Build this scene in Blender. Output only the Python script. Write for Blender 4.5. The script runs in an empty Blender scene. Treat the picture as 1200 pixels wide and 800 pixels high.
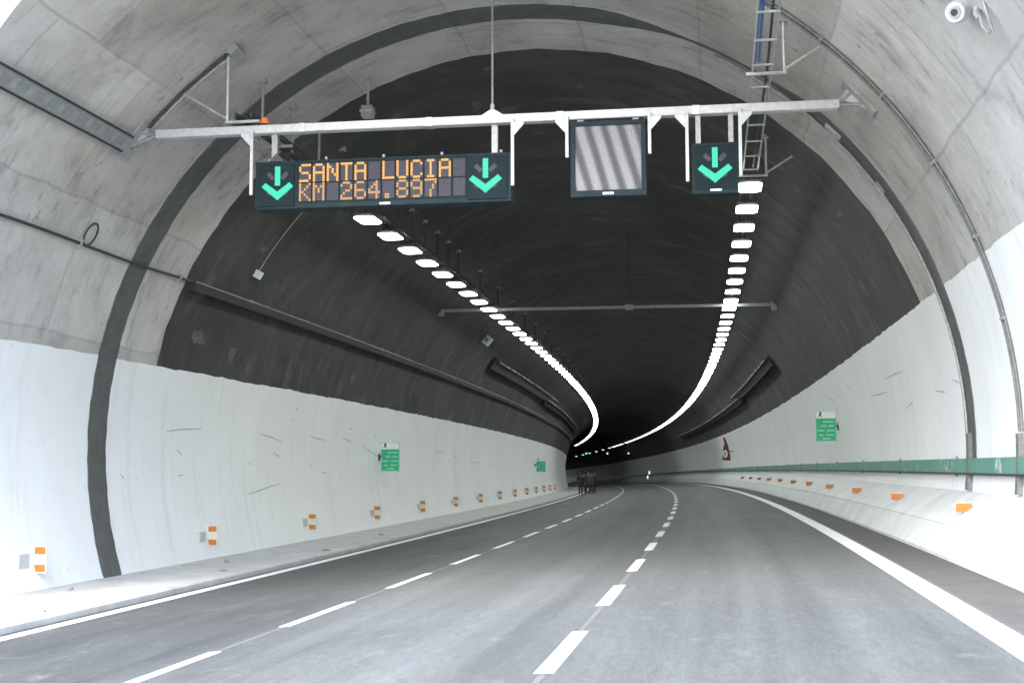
import bpy, bmesh, math, random
import numpy as np
from mathutils import Vector, Matrix
R_ = math.radians
rnd = random.Random(7)
SC = bpy.context.scene
COL = SC.collection

# ------------------------------------------------------------------ camera
CAM_H = 1.574
cam_d = bpy.data.cameras.new('camera'); cam = bpy.data.objects.new('camera', cam_d); COL.objects.link(cam)
cam_d.sensor_width = 36.0; cam_d.lens = 45.467; cam_d.clip_start = 0.05; cam_d.clip_end = 3000
cam.matrix_world = Matrix.Translation((0, 0, CAM_H)) @ Matrix.Rotation(math.pi/2 + 0.09494, 4, 'X') @ Matrix.Rotation(-0.0025, 4, 'Z')
SC.camera = cam
# ------------------------------------------------------------------ sky, sun, exposure
SUN_EL, SUN_AZ = R_(47), R_(203)          # azimuth clockwise from +Y: behind the camera, a little to its left
wd = bpy.data.worlds.new('World'); SC.world = wd; wd.use_nodes = True
wn = wd.node_tree.nodes; wl = wd.node_tree.links
for n in list(wn): wn.remove(n)
sky = wn.new('ShaderNodeTexSky'); sky.sky_type = 'NISHITA'; sky.sun_disc = False
sky.sun_elevation = SUN_EL; sky.sun_rotation = SUN_AZ
sky.air_density = 1.0; sky.dust_density = 2.6; sky.ozone_density = 1.0
bg = wn.new('ShaderNodeBackground'); bg.inputs[1].default_value = 0.15
wo = wn.new('ShaderNodeOutputWorld')
wl.new(sky.outputs[0], bg.inputs[0]); wl.new(bg.outputs[0], wo.inputs[0])
sd = bpy.data.lights.new('sun', 'SUN'); sd.energy = 0.55; sd.angle = R_(50); sd.color = (1.0, 0.98, 0.95)
sun = bpy.data.objects.new('sun', sd); COL.objects.link(sun)
dirv = Vector((math.sin(SUN_AZ)*math.cos(SUN_EL), math.cos(SUN_AZ)*math.cos(SUN_EL), math.sin(SUN_EL)))
sun.rotation_euler = dirv.to_track_quat('Z', 'Y').to_euler(); sun.location = dirv*60
vs = SC.view_settings; vs.view_transform = 'Standard'; vs.look = 'None'; vs.gamma = 1.0; vs.exposure = 2.95
vs.use_curve_mapping = False
cy = SC.cycles; cy.max_bounces = 10; cy.diffuse_bounces = 6; cy.glossy_bounces = 3; cy.use_denoising = True
cy.sample_clamp_indirect = 6.0; cy.caustics_reflective = False; cy.caustics_refractive = False
LAMP_POWER = 1.8

# ------------------------------------------------------------------ the road's alignment: t metres along, s metres to the side, z up
PSI0, K0, K1 = 0.171153, 0.000683267, 4.569e-07
BANK = 0.0635                       # the carriageway leans into the bend
CS, CZ, RAD = -3.862, 2.006, 8.079  # bore centre and radius
_tt = np.arange(-140, 470, 0.1); _ps = PSI0 - K0*_tt - 0.5*K1*_tt**2
_x = np.cumsum(np.sin(_ps))*0.1; _y = np.cumsum(np.cos(_ps))*0.1
_i = int(np.argmin(abs(_tt))); _x -= _x[_i]; _y -= _y[_i]
def psi(t): return PSI0 - K0*t - 0.5*K1*t*t
def sag(t): return -0.327e-4*t*t if t > 0 else 0.0
def W(t, s, z):
    p = psi(t)
    return Vector((float(np.interp(t, _tt, _x)) + s*math.cos(p), float(np.interp(t, _tt, _y)) - s*math.sin(p), z + sag(t)))
def CP(t, ang, off=0.0):
    a = R_(ang); return W(t, CS + (RAD-off)*math.cos(a), CZ + (RAD-off)*math.sin(a))
def tportal(s): return 15.8 - 0.22*(s + 9.4)
T_END = 420.0
def tsteps(t0, t1):
    o = [t0]; t = t0
    while t < t1 - 1e-6:
        t += 0.75 if t < 60 else (1.5 if t < 140 else 3.0)
        o.append(min(t, t1))
    if len(o) > 2 and o[-1]-o[-2] < 0.05: o.pop(-2)
    return o

# ------------------------------------------------------------------ materials
MATS = {}
class NT:
    def __init__(s, name):
        s.m = bpy.data.materials.new(name); s.m.use_nodes = True; s.n = s.m.node_tree.nodes; s.l = s.m.node_tree.links
        s.b = s.n['Principled BSDF']; MATS[name] = s.m
    def node(s, t, **kw):
        x = s.n.new(t)
        for k, v in kw.items(): setattr(x, k, v)
        return x
    def link(s, a, b): s.l.new(a, b)
    def coord(s, kind='Object', scale=(1, 1, 1), loc=(0, 0, 0)):
        tc = s.node('ShaderNodeTexCoord'); mp = s.node('ShaderNodeMapping')
        mp.inputs['Scale'].default_value = scale; mp.inputs['Location'].default_value = loc
        s.link(tc.outputs[kind], mp.inputs[0]); return mp.outputs[0]
    def noise(s, vec, scale, detail=6, rough=0.6, dist=0.0):
        x = s.node('ShaderNodeTexNoise'); x.inputs['Scale'].default_value = scale; x.inputs['Detail'].default_value = detail
        x.inputs['Roughness'].default_value = rough; x.inputs['Distortion'].default_value = dist
        s.link(vec, x.inputs['Vector']); return x.outputs['Fac']
    def ramp(s, fac, stops):
        x = s.node('ShaderNodeValToRGB'); e = x.color_ramp.elements
        while len(e) < len(stops): e.new(0.5)
        for i, (p, c) in enumerate(stops):
            e[i].position = p; e[i].color = (c, c, c, 1) if isinstance(c, (int, float)) else (*c, 1)
        s.link(fac, x.inputs[0]); return x.outputs[0]
    def mix(s, fac, a, b, mode='MIX'):
        x = s.node('ShaderNodeMix', data_type='RGBA', blend_type=mode)
        for sock, v in ((x.inputs[0], fac), (x.inputs[6], a), (x.inputs[7], b)):
            if isinstance(v, (int, float)): sock.default_value = v if sock.type == 'VALUE' else (v, v, v, 1)
            elif isinstance(v, tuple): sock.default_value = (*v, 1)
            else: s.link(v, sock)
        return x.outputs[2]
    def bump(s, h, strength, dist=0.01):
        x = s.node('ShaderNodeBump'); x.inputs['Strength'].default_value = strength; x.inputs['Distance'].default_value = dist
        s.link(h, x.inputs['Height']); s.link(x.outputs[0], s.b.inputs['Normal'])
    def col(s, c):
        if isinstance(c, tuple): s.b.inputs['Base Color'].default_value = (*c, 1)
        else: s.link(c, s.b.inputs['Base Color'])
    def set(s, rough=0.6, metal=0.0, spec=0.5):
        s.b.inputs['Roughness'].default_value = rough; s.b.inputs['Metallic'].default_value = metal
        s.b.inputs['Specular IOR Level'].default_value = spec
        return s.m

def mat_concrete():
    k = NT('cast_concrete'); uv = k.coord('UV')
    big = k.noise(uv, 0.35, 5, 0.6, 0.6)
    mid = k.noise(k.coord('UV', (1.0, 0.85, 1)), 1.1, 9, 0.68, 0.4)
    streak = k.noise(k.coord('UV', (1.5, 0.42, 1), (2, 5, 0)), 2.4, 7, 0.68, 0.35)
    fine = k.noise(uv, 12, 6, 0.75)
    c = k.ramp(big, [(0.30, (0.40, 0.388, 0.358)), (0.50, (0.525, 0.515, 0.485)), (0.70, (0.60, 0.59, 0.565))])
    c = k.mix(0.75, c, k.ramp(mid, [(0.32, 0.66), (0.44, 0.92), (0.60, 1.05)]), 'MULTIPLY')
    sreg = k.noise(k.coord('UV', loc=(11, 4, 0)), 0.5, 4, 0.6)
    c = k.mix(k.ramp(sreg, [(0.40, 0.1), (0.62, 0.85)]), c, k.mix(1.0, c, k.ramp(streak, [(0.34, 0.55), (0.46, 0.93), (0.56, 1.03)]), 'MULTIPLY'))
    c = k.mix(0.30, c, k.ramp(fine, [(0.3, 0.7), (0.6, 1.08)]), 'MULTIPLY')
    # lifts of the formwork: slabs of slightly different grey with stained seams between them
    nz = k.node('ShaderNodeTexNoise'); nz.inputs['Scale'].default_value = 0.8; nz.inputs['Detail'].default_value = 5; k.link(uv, nz.inputs['Vector'])
    wob = k.mix(0.10, k.coord('UV', loc=(0.75, 0.55, 0)), nz.outputs['Color'], 'LINEAR_LIGHT')
    br = k.node('ShaderNodeTexBrick'); br.offset = 0.37
    br.inputs['Scale'].default_value = 1.0; br.inputs['Brick Width'].default_value = 3.1; br.inputs['Row Height'].default_value = 2.4
    br.inputs['Mortar Size'].default_value = 0.045; br.inputs['Mortar Smooth'].default_value = 1.0
    br.inputs['Color1'].default_value = (1, 1, 1, 1); br.inputs['Color2'].default_value = (0.76, 0.755, 0.745, 1); br.inputs['Mortar'].default_value = (0.64, 0.63, 0.61, 1)
    k.link(wob, br.inputs['Vector'])
    c = k.mix(0.75, c, br.outputs[0], 'MULTIPLY')
    # honeycombing: dark pitted spots
    pit = k.noise(k.coord('UV', (1, 0.6, 1)), 5.5, 5, 0.75)
    reg = k.noise(uv, 0.55, 3, 0.5)
    pits = k.mix(1.0, k.ramp(pit, [(0.56, 0.0), (0.66, 0.8)]), k.ramp(reg, [(0.50, 0.0), (0.60, 1.0)]), 'MULTIPLY')
    c = k.mix(pits, c, (0.17, 0.168, 0.16))
    ru = k.noise(k.coord('UV', loc=(3, 8, 0)), 0.4, 4, 0.6)
    c = k.mix(k.ramp(ru, [(0.58, 0.0), (0.78, 0.5)]), c, (0.42, 0.36, 0.27))
    k.col(c); k.bump(k.mix(0.4, mid, fine), 0.35, 0.02); return k.set(0.8, 0, 0.3)
def mat_vault():
    k = NT('dark_vault_coating'); uv = k.coord('UV')
    big = k.noise(uv, 0.25, 5, 0.6, 0.5)
    blot = k.noise(k.coord('UV', (1, 0.75, 1)), 0.9, 8, 0.7, 1.2)
    streak = k.noise(k.coord('UV', (1.5, 0.42, 1)), 0.9, 6, 0.6, 0.35)
    sreg = k.noise(k.coord('UV', loc=(4, 1, 0)), 0.22, 4, 0.6)
    st2 = k.noise(k.coord('UV', (1.0, 0.5, 1), (5, 3, 0)), 0.6, 7, 0.7, 0.8)
    fine = k.noise(uv, 9, 6, 0.7)
    c = k.ramp(big, [(0.3, (0.040, 0.040, 0.038)), (0.7, (0.066, 0.066, 0.061))])
    c = k.mix(0.8, c, k.ramp(blot, [(0.30, 0.68), (0.50, 1.0), (0.68, 1.4)]), 'MULTIPLY')
    c = k.mix(k.ramp(sreg, [(0.40, 0.1), (0.62, 0.9)]), c, k.mix(1.0, c, k.ramp(streak, [(0.36, 0.78), (0.50, 1.0), (0.66, 1.3)]), 'MULTIPLY'))
    c = k.mix(k.ramp(st2, [(0.57, 0.0), (0.66, 0.55)]), c, (0.135, 0.133, 0.123))
    c = k.mix(0.2, c, k.ramp(fine, [(0.3, 0.6), (0.65, 1.2)]), 'MULTIPLY')
    k.col(c); k.bump(k.mix(0.5, blot, fine), 0.12, 0.02); return k.set(0.8, 0, 0.3)
def mat_white():
    k = NT('white_wall_paint'); uv = k.coord('UV')
    big = k.noise(uv, 0.3, 5, 0.6, 0.4)
    drip = k.noise(k.coord('UV', (2.2, 0.10, 1)), 1.4, 6, 0.7, 0.25)
    blot = k.noise(uv, 2.2, 7, 0.7, 0.5)
    c = k.ramp(big, [(0.3, (0.75, 0.77, 0.765)), (0.7, (0.82, 0.84, 0.835))])
    c = k.mix(0.45, c, k.ramp(drip, [(0.30, 0.74), (0.46, 1.0)]), 'MULTIPLY')
    c = k.mix(0.3, c, k.ramp(blot, [(0.28, 0.78), (0.45, 1.0)]), 'MULTIPLY')
    spot = k.noise(uv, 7.5, 3, 0.5)
    c = k.mix(k.ramp(spot, [(0.735, 0.0), (0.76, 0.6)]), c, (0.28, 0.28, 0.27))
    k.col(c); k.bump(blot, 0.12, 0.02); return k.set(0.55, 0, 0.4)
def mat_asphalt():
    k = NT('asphalt'); uv = k.coord('UV')      # u along, v across from the walkway kerb
    track = k.noise(k.coord('UV', (0.03, 1.2, 1)), 1.0, 5, 0.6, 0.2)
    big = k.noise(k.coord('UV', (0.3, 0.8, 1)), 0.6, 7, 0.68, 0.8)
    sm = k.noise(k.coord('UV', (0.9, 1.6, 1), (4, 9, 0)), 1.3, 8, 0.72, 1.0)
    scr = k.noise(k.coord('UV', (4.0, 2.2, 1), (1, 2, 0)), 1.4, 7, 0.75, 0.4)
    grit = k.noise(uv, 26, 6, 0.85)
    vo = k.node('ShaderNodeTexVoronoi'); vo.inputs['Scale'].default_value = 60; k.link(uv, vo.inputs['Vector'])
    c = k.ramp(track, [(0.30, (0.054, 0.061, 0.062)), (0.50, (0.077, 0.087, 0.088)), (0.70, (0.100, 0.112, 0.112))])
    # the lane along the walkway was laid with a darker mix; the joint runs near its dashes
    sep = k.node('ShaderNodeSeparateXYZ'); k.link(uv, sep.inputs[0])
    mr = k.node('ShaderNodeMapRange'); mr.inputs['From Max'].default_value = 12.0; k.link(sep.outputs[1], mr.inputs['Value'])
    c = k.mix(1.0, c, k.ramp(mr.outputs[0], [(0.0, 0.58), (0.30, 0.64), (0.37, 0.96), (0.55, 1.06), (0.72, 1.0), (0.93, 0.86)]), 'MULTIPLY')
    c = k.mix(0.8, c, k.ramp(big, [(0.3, 0.82), (0.52, 1.0), (0.70, 1.16)]), 'MULTIPLY')
    c = k.mix(k.ramp(sm, [(0.58, 0.0), (0.72, 0.45)]), c, (0.175, 0.18, 0.18))
    c = k.mix(k.ramp(scr, [(0.62, 0.0), (0.68, 0.35)]), c, (0.19, 0.20, 0.205))
    c = k.mix(k.ramp(scr, [(0.28, 0.45), (0.33, 0.0)]), c, (0.035, 0.037, 0.038))
    spk = k.noise(k.coord('UV', (0.4, 1.6, 1)), 7, 8, 0.85, 0.3)
    c = k.mix(0.8, c, k.ramp(spk, [(0.34, 0.74), (0.50, 1.0), (0.66, 1.28)]), 'MULTIPLY')
    c = k.mix(0.75, c, k.ramp(grit, [(0.30, 0.55), (0.68, 1.4)]), 'MULTIPLY')
    k.col(c); k.bump(k.mix(0.5, grit, vo.outputs['Distance']), 0.6, 0.008)
    k.link(k.ramp(big, [(0.3, 0.60), (0.7, 0.78)]), k.b.inputs['Roughness'])
    k.b.inputs['Specular IOR Level'].default_value = 0.45; return k.m
def mat_noisy(name, c0, c1, scale=6, rough=0.6, metal=0.0, bump=0.1, spec=0.5, kind='Object'):
    k = NT(name); v = k.coord(kind)
    n = k.noise(v, scale, 6, 0.65, 0.3)
    k.col(k.ramp(n, [(0.3, c0), (0.7, c1)]))
    if bump: k.bump(n, bump, 0.01)
    return k.set(rough, metal, spec)
def mat_emit(name, c, strength, base=(0.02, 0.02, 0.02)):
    k = NT(name); k.col(base); k.b.inputs['Emission Color'].default_value = (*c, 1); k.b.inputs['Emission Strength'].default_value = strength
    k.set(0.6, 0, 0.1); return k.m
def mat_marking():
    k = NT('road_paint'); v = k.coord('Object')
    n = k.noise(v, 9, 6, 0.75, 0.3); n2 = k.noise(v, 60, 4, 0.7)
    c = k.ramp(n, [(0.30, (0.50, 0.50, 0.49)), (0.48, (0.74, 0.74, 0.73))])
    c = k.mix(k.ramp(n2, [(0.68, 0.0), (0.76, 0.5)]), c, (0.20, 0.20, 0.20))
    k.col(c); k.bump(n2, 0.2, 0.004); return k.set(0.5)
mat_concrete(); mat_vault(); mat_white(); mat_asphalt(); mat_marking()
M = MATS
mat_noisy('joint_rubber', (0.065, 0.068, 0.065), (0.105, 0.110, 0.106), 3, 0.7, 0, 0.15)
mat_noisy('galvanised_steel', (0.34, 0.35, 0.35), (0.52, 0.53, 0.53), 9, 0.45, 0.35, 0.1)
mat_noisy('white_steel', (0.38, 0.39, 0.39), (0.54, 0.55, 0.55), 12, 0.4, 0.05, 0.06)
mat_noisy('grey_pipe', (0.20, 0.205, 0.20), (0.36, 0.365, 0.36), 14, 0.5, 0.3, 0.1)
mat_noisy('dark_cable', (0.018, 0.019, 0.018), (0.04, 0.04, 0.04), 20, 0.55, 0, 0.1)
mat_noisy('blue_cable', (0.03, 0.10, 0.30), (0.06, 0.17, 0.42), 20, 0.5, 0, 0.05)
mat_noisy('sign_housing', (0.014, 0.026, 0.030), (0.021, 0.035, 0.040), 4, 0.7, 0.0, 0.03, 0.12)
mat_noisy('sign_face', (0.009, 0.018, 0.021), (0.014, 0.024, 0.027), 5, 0.7, 0, 0.02, 0.1)
mat_noisy('led_cell', (0.045, 0.045, 0.056), (0.064, 0.064, 0.078), 30, 0.7, 0, 0.02, 0.1)
mat_noisy('led_unlit', (0.05, 0.047, 0.055), (0.08, 0.073, 0.083), 30, 0.7, 0, 0.02, 0.1)
mat_noisy('walkway_concrete', (0.33, 0.34, 0.335), (0.48, 0.49, 0.485), 1.5, 0.75, 0, 0.12)
mat_noisy('barrier_paint', (0.46, 0.475, 0.47), (0.60, 0.615, 0.61), 1.2, 0.6, 0, 0.1)
mat_noisy('shoulder_concrete', (0.046, 0.046, 0.045), (0.074, 0.074, 0.072), 2.5, 0.8, 0, 0.2)
mat_noisy('orange_reflector', (0.42, 0.125, 0.02), (0.54, 0.185, 0.03), 40, 0.3, 0, 0.02)
mat_noisy('cream_plate', (0.60, 0.58, 0.50), (0.70, 0.67, 0.58), 10, 0.5, 0, 0.03)
mat_noisy('grey_box', (0.24, 0.26, 0.26), (0.34, 0.36, 0.36), 8, 0.55, 0, 0.05)
mat_noisy('seam_grey', (0.085, 0.09, 0.094), (0.15, 0.155, 0.16), 7, 0.6, 0, 0.1)
mat_noisy('lime_scar', (0.065, 0.065, 0.060), (0.14, 0.14, 0.13), 3.5, 0.85, 0, 0.1, 0.2)
mat_noisy('tray_shaded', (0.05, 0.052, 0.05), (0.085, 0.088, 0.085), 8, 0.6, 0, 0.05, 0.2)  # shaded copy of the tray steel, the vault's gloom put into its colour
mat_noisy('pale_box', (0.44, 0.46, 0.46), (0.54, 0.56, 0.56), 8, 0.6, 0, 0.05)
mat_noisy('duct_grey', (0.20, 0.215, 0.21), (0.27, 0.285, 0.28), 8, 0.55, 0, 0.05)
mat_noisy('conduit_grey', (0.10, 0.105, 0.10), (0.19, 0.195, 0.19), 12, 0.5, 0.2, 0.05)
mat_noisy('sign_green', (0.02, 0.36, 0.19), (0.03, 0.45, 0.25), 8, 0.45, 0, 0.02)
mat_noisy('sign_white', (0.70, 0.74, 0.71), (0.78, 0.82, 0.79), 8, 0.45, 0, 0.02)
mat_noisy('sign_mint', (0.16, 0.58, 0.38), (0.24, 0.66, 0.46), 20, 0.45, 0, 0.02)
mat_noisy('sign_red', (0.10, 0.012, 0.012), (0.16, 0.02, 0.018), 8, 0.45, 0, 0.02)
mat_noisy('scuff_grey', (0.30, 0.31, 0.31), (0.50, 0.51, 0.51), 18, 0.7, 0, 0.05)
mat_noisy('terrain', (0.24, 0.23, 0.20), (0.40, 0.38, 0.34), 0.15, 0.9, 0, 0.2)
mat_noisy('black_plastic', (0.012, 0.012, 0.012), (0.03, 0.03, 0.03), 20, 0.5, 0, 0.02)
mat_noisy('orange_plastic', (0.70, 0.17, 0.06), (0.80, 0.24, 0.09), 20, 0.35, 0, 0.02)
mat_noisy('skin', (0.40, 0.24, 0.17), (0.48, 0.30, 0.22), 20, 0.55, 0, 0.02)
for nm, c in (('cloth_black', 0.012), ('cloth_navy', 0.016), ('cloth_grey', 0.05)):
    mat_noisy(nm, (c, c, c*1.15), (c*1.8, c*1.8, c*2.0), 25, 0.85, 0, 0.1)
mat_emit('lamp_glass', (0.95, 1.0, 0.97), LAMP_POWER*3.0, (0.8, 0.8, 0.8))
mat_emit('lamp_glass_half', (0.94, 1.0, 0.96), LAMP_POWER*1.3, (0.8, 0.8, 0.8)); mat_emit('lamp_glass_low', (0.94, 1.0, 0.96), LAMP_POWER*0.45, (0.8, 0.8, 0.8))
mat_emit('led_amber', (1.0, 0.50, 0.14), 0.15)
mat_emit('led_amber_pale', (0.95, 0.53, 0.22), 0.105)
mat_emit('led_teal', (0.05, 0.84, 0.56), 0.135)
mat_emit('led_green', (0.05, 1.0, 0.45), 0.35)
mat_emit('led_white', (0.85, 1.0, 0.97), 0.16)
for nm in ('led_amber', 'led_amber_pale', 'led_teal', 'led_green', 'led_white'):
    M[nm].cycles.emission_sampling = 'NONE'
# a green strip whose paint is chipped
k = NT('green_strip'); v = k.coord('Object')
n1 = k.noise(v, 3.0, 5, 0.7, 0.4); n2 = k.noise(k.coord('Object', (1, 1, 1), (7, 2, 3)), 1.1, 3, 0.5)
ch = k.mix(1.0, k.ramp(n1, [(0.56, 0.0), (0.62, 1.0)]), k.ramp(n2, [(0.50, 0.0), (0.58, 1.0)]), 'MULTIPLY')
c = k.ramp(k.noise(v, 0.7, 4, 0.6), [(0.3, (0.075, 0.215, 0.165)), (0.7, (0.11, 0.29, 0.225))])
k.col(k.mix(ch, c, (0.48, 0.52, 0.50))); k.set(0.45)
# blank matrix screen: grey with the moire bands the photograph shows
k = NT('matrix_screen')
tc = k.node('ShaderNodeTexCoord'); wv = k.node('ShaderNodeTexWave', wave_type='BANDS', bands_direction='X')
mp = k.node('ShaderNodeMapping'); mp.inputs['Rotation'].default_value = (0, R_(16), 0); k.link(tc.outputs['Object'], mp.inputs[0])
k.link(mp.outputs[0], wv.inputs['Vector']); wv.inputs['Scale'].default_value = 1.22; wv.inputs['Distortion'].default_value = 0.8; wv.inputs['Detail'].default_value = 1.0; wv.inputs['Detail Scale'].default_value = 0.8
k.col(k.mix(0.6, k.ramp(wv.outputs['Fac'], [(0.1, (0.085, 0.085, 0.088)), (0.8, (0.25, 0.25, 0.255))]), k.ramp(k.noise(tc.outputs['Object'], 38, 3, 0.7), [(0.3, 0.55), (0.7, 1.35)]), 'MULTIPLY')); k.set(0.6, 0, 0.15)

# ------------------------------------------------------------------ mesh helpers
class MB:
    def __init__(s): s.v = []; s.f = []; s.uv = []; s.smooth = False
    def quad(s, a, b, c, d, uv=None):
        i = len(s.v); s.v += [a, b, c, d]; s.f.append((i, i+1, i+2, i+3)); s.uv.append(uv)
    def box(s, x0, x1, y0, y1, z0, z1, fn=None):
        i = len(s.v)
        P = [(x, y, z) for z in (z0, z1) for y in (y0, y1) for x in (x0, x1)]
        s.v += [fn(*q) if fn else q for q in P]
        for f in ((0, 2, 3, 1), (4, 5, 7, 6), (0, 1, 5, 4), (2, 6, 7, 3), (0, 4, 6, 2), (1, 3, 7, 5)):
            s.f.append(tuple(i+j for j in f)); s.uv.append(None)
        return s
    def prism(s, poly, y0, y1):          # poly in (x, z), extruded along y
        i = len(s.v); n = len(poly)
        s.v += [(x, y0, z) for x, z in poly] + [(x, y1, z) for x, z in poly]
        s.f.append(tuple(range(i, i+n))); s.f.append(tuple(range(i+2*n-1, i+n-1, -1))); s.uv += [None, None]
        for j in range(n):
            s.f.append((i+j, i+n+j, i+n+(j+1) % n, i+(j+1) % n)); s.uv.append(None)
        return s
    def tube(s, pts, r, n=8, cap=True, r1=None):
        pts = [Vector(p) for p in pts]; rings = []
        for j, p in enumerate(pts):
            d = (pts[min(j+1, len(pts)-1)] - pts[max(j-1, 0)]).normalized()
            up = Vector((0, 0, 1)) if abs(d.z) < 0.9 else Vector((1, 0, 0))
            a = d.cross(up).normalized(); b = d.cross(a).normalized()
            rr = r if r1 is None else r + (r1-r)*j/max(1, len(pts)-1)
            i = len(s.v); s.v += [tuple(p + a*rr*math.cos(2*math.pi*q/n) + b*rr*math.sin(2*math.pi*q/n)) for q in range(n)]
            rings.append(i)
        for a, b in zip(rings, rings[1:]):
            for q in range(n):
                s.f.append((a+q, a+(q+1) % n, b+(q+1) % n, b+q)); s.uv.append(None)
        if cap:
            s.f.append(tuple(rings[0]+q for q in range(n-1, -1, -1))); s.f.append(tuple(rings[-1]+q for q in range(n))); s.uv += [None, None]
        s.smooth = True
        return s
    def build(s, name, mat, parent=None, origin=None, bevel=0.0):
        me = bpy.data.meshes.new(name)
        o_ = Vector(origin) if origin is not None else None
        vv = [tuple(Vector(p)-o_) for p in s.v] if o_ is not None else [tuple(p) for p in s.v]
        me.from_pydata(vv, [], s.f)
        if any(u is not None for u in s.uv):
            ul = me.uv_layers.new(name='UVMap'); li = 0
            for f, u in zip(s.f, s.uv):
                for q in range(len(f)):
                    ul.data[li].uv = u[q] if u else (0, 0); li += 1
        me.materials.append(M[mat])
        if s.smooth:
            for p in me.polygons: p.use_smooth = True
            try: me.set_sharp_from_angle(angle=R_(40))
            except Exception: pass
        if bevel:
            bm = bmesh.new(); bm.from_mesh(me); bmesh.ops.remove_doubles(bm, verts=bm.verts, dist=1e-5)
            bmesh.ops.bevel(bm, geom=list(bm.edges), offset=bevel, segments=1, affect='EDGES', clamp_overlap=True)
            bm.to_mesh(me); bm.free()
        o = bpy.data.objects.new(name, me); COL.objects.link(o)
        if parent is not None: o.parent = parent
        if o_ is not None and parent is None: o.location = o_
        return o
def tag(o, label=None, cat=None, group=None, kind=None):
    for k_, v_ in (('label', label), ('category', cat), ('group', group), ('kind', kind)):
        if v_: o[k_] = v_
    return o
def thing(name, label, cat, t=0, s=0, z=0, group=None, rot=True, kind=None, loc=None):
    o = bpy.data.objects.new(name, None); COL.objects.link(o); o.empty_display_size = 0.2
    o.location = loc if loc is not None else W(t, s, z)
    if rot: o.rotation_euler = (0, 0, -psi(t))
    tag(o, label, cat, group, kind); return o
def copy_tree(o, parent=None):
    c = o.copy(); COL.objects.link(c); c.parent = parent
    for ch in list(o.children): copy_tree(ch, c)
    return c
def sweep(profile, ts, close=False, uvscale=1.0):
    """profile: list of (s, z) or functions of t; swept along the road."""
    m = MB(); n = len(profile)
    L_ = [0.0]
    for a, b in zip(profile, profile[1:]): L_.append(L_[-1] + math.hypot(b[0]-a[0], b[1]-a[1]))
    rows = []
    for t in ts:
        i = len(m.v); m.v += [W(t, s, z) for s, z in profile]; rows.append(i)
    for j in range(len(ts)-1):
        for q in range(n-1):
            m.f.append((rows[j]+q, rows[j]+q+1, rows[j+1]+q+1, rows[j+1]+q))
            m.uv.append(((ts[j], L_[q]), (ts[j], L_[q+1]), (ts[j+1], L_[q+1]), (ts[j+1], L_[q])))
        if close:
            m.f.append((rows[j]+n-1, rows[j], rows[j+1], rows[j+1]+n-1)); m.uv.append(((0, 0),)*4)
    if close:
        m.f.append(tuple(rows[0]+q for q in range(n-1, -1, -1))); m.f.append(tuple(rows[-1]+q for q in range(n)))
        m.uv += [((0, 0),)*n]*2
    return m
def pbox(t0, t1, a0, a1, o0, o1, na=1, nt=None):
    """a curved box on the bore: between two stations, two angles (degrees) and two distances off the lining."""
    m = MB(); ts = tsteps(t0, t1) if nt is None else [t0+(t1-t0)*i/nt for i in range(nt+1)]
    an = [a0+(a1-a0)*i/na for i in range(na+1)]
    idx = {}
    for i, t in enumerate(ts):
        for j, a in enumerate(an):
            for k_, o in enumerate((o0, o1)):
                idx[i, j, k_] = len(m.v); m.v.append(CP(t, a, o))
    I, J = len(ts)-1, na
    def F(*q): m.f.append(tuple(idx[x] for x in q)); m.uv.append(None)
    for i in range(I):
        for j in range(J):
            F((i, j, 1), (i+1, j, 1), (i+1, j+1, 1), (i, j+1, 1)); F((i, j, 0), (i, j+1, 0), (i+1, j+1, 0), (i+1, j, 0))
        F((i, 0, 0), (i+1, 0, 0), (i+1, 0, 1), (i, 0, 1)); F((i, J, 0), (i, J, 1), (i+1, J, 1), (i+1, J, 0))
    for j in range(J):
        F((0, j, 0), (0, j, 1), (0, j+1, 1), (0, j+1, 0)); F((I, j, 0), (I, j+1, 0), (I, j+1, 1), (I, j, 1))
    return m

# ------------------------------------------------------------------ ground outside and hillside over the bore
g = MB(); st = 25
xs = list(range(-500, 501, st))
for x in xs[:-1]:
    for y in [-509+st*i for i in range(21)]:
        g.quad((x, y, -1.6), (x+st, y, -1.6), (x+st, y+st, -1.6), (x, y+st, -1.6))
tag(g.build('ground', 'terrain'), kind='structure')
h_ = MB(); N_ = 30
def hz(t, s):
    return 12.6 + max(0.0, (t-17)*0.42)*(1.0/(1+(s/160.0)**2)) + 1.2*math.sin(s*0.11+t*0.07)*min(1, (t-17)/20) - max(0, abs(s+4)-22)*0.16
tsl = [17.0 + 403*(i/24)**1.6 for i in range(25)]; ssl = [-200+400*i/40 for i in range(41)]
rows = []
for t in tsl:
    rows.append([len(h_.v)+i for i in range(len(ssl))]); h_.v += [W(t, s, 0) + Vector((0, 0, hz(t, s))) for s in ssl]
for a, b in zip(rows, rows[1:]):
    for i in range(len(ssl)-1): h_.f.append((a[i], a[i+1], b[i+1], b[i])); h_.uv.append(None)
# cut face beside the portal wall, down to the ground
n0 = len(h_.v)
for s in ssl: h_.v.append(W(17.0, s, -1.7))
for i in range(len(ssl)-1):
    if abs((ssl[i]+ssl[i+1])/2 - CS) > 14: h_.f.append((rows[0][i], n0+i, n0+i+1, rows[0][i+1])); h_.uv.append(None)
tag(h_.build('hillside', 'terrain'), kind='structure')

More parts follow.
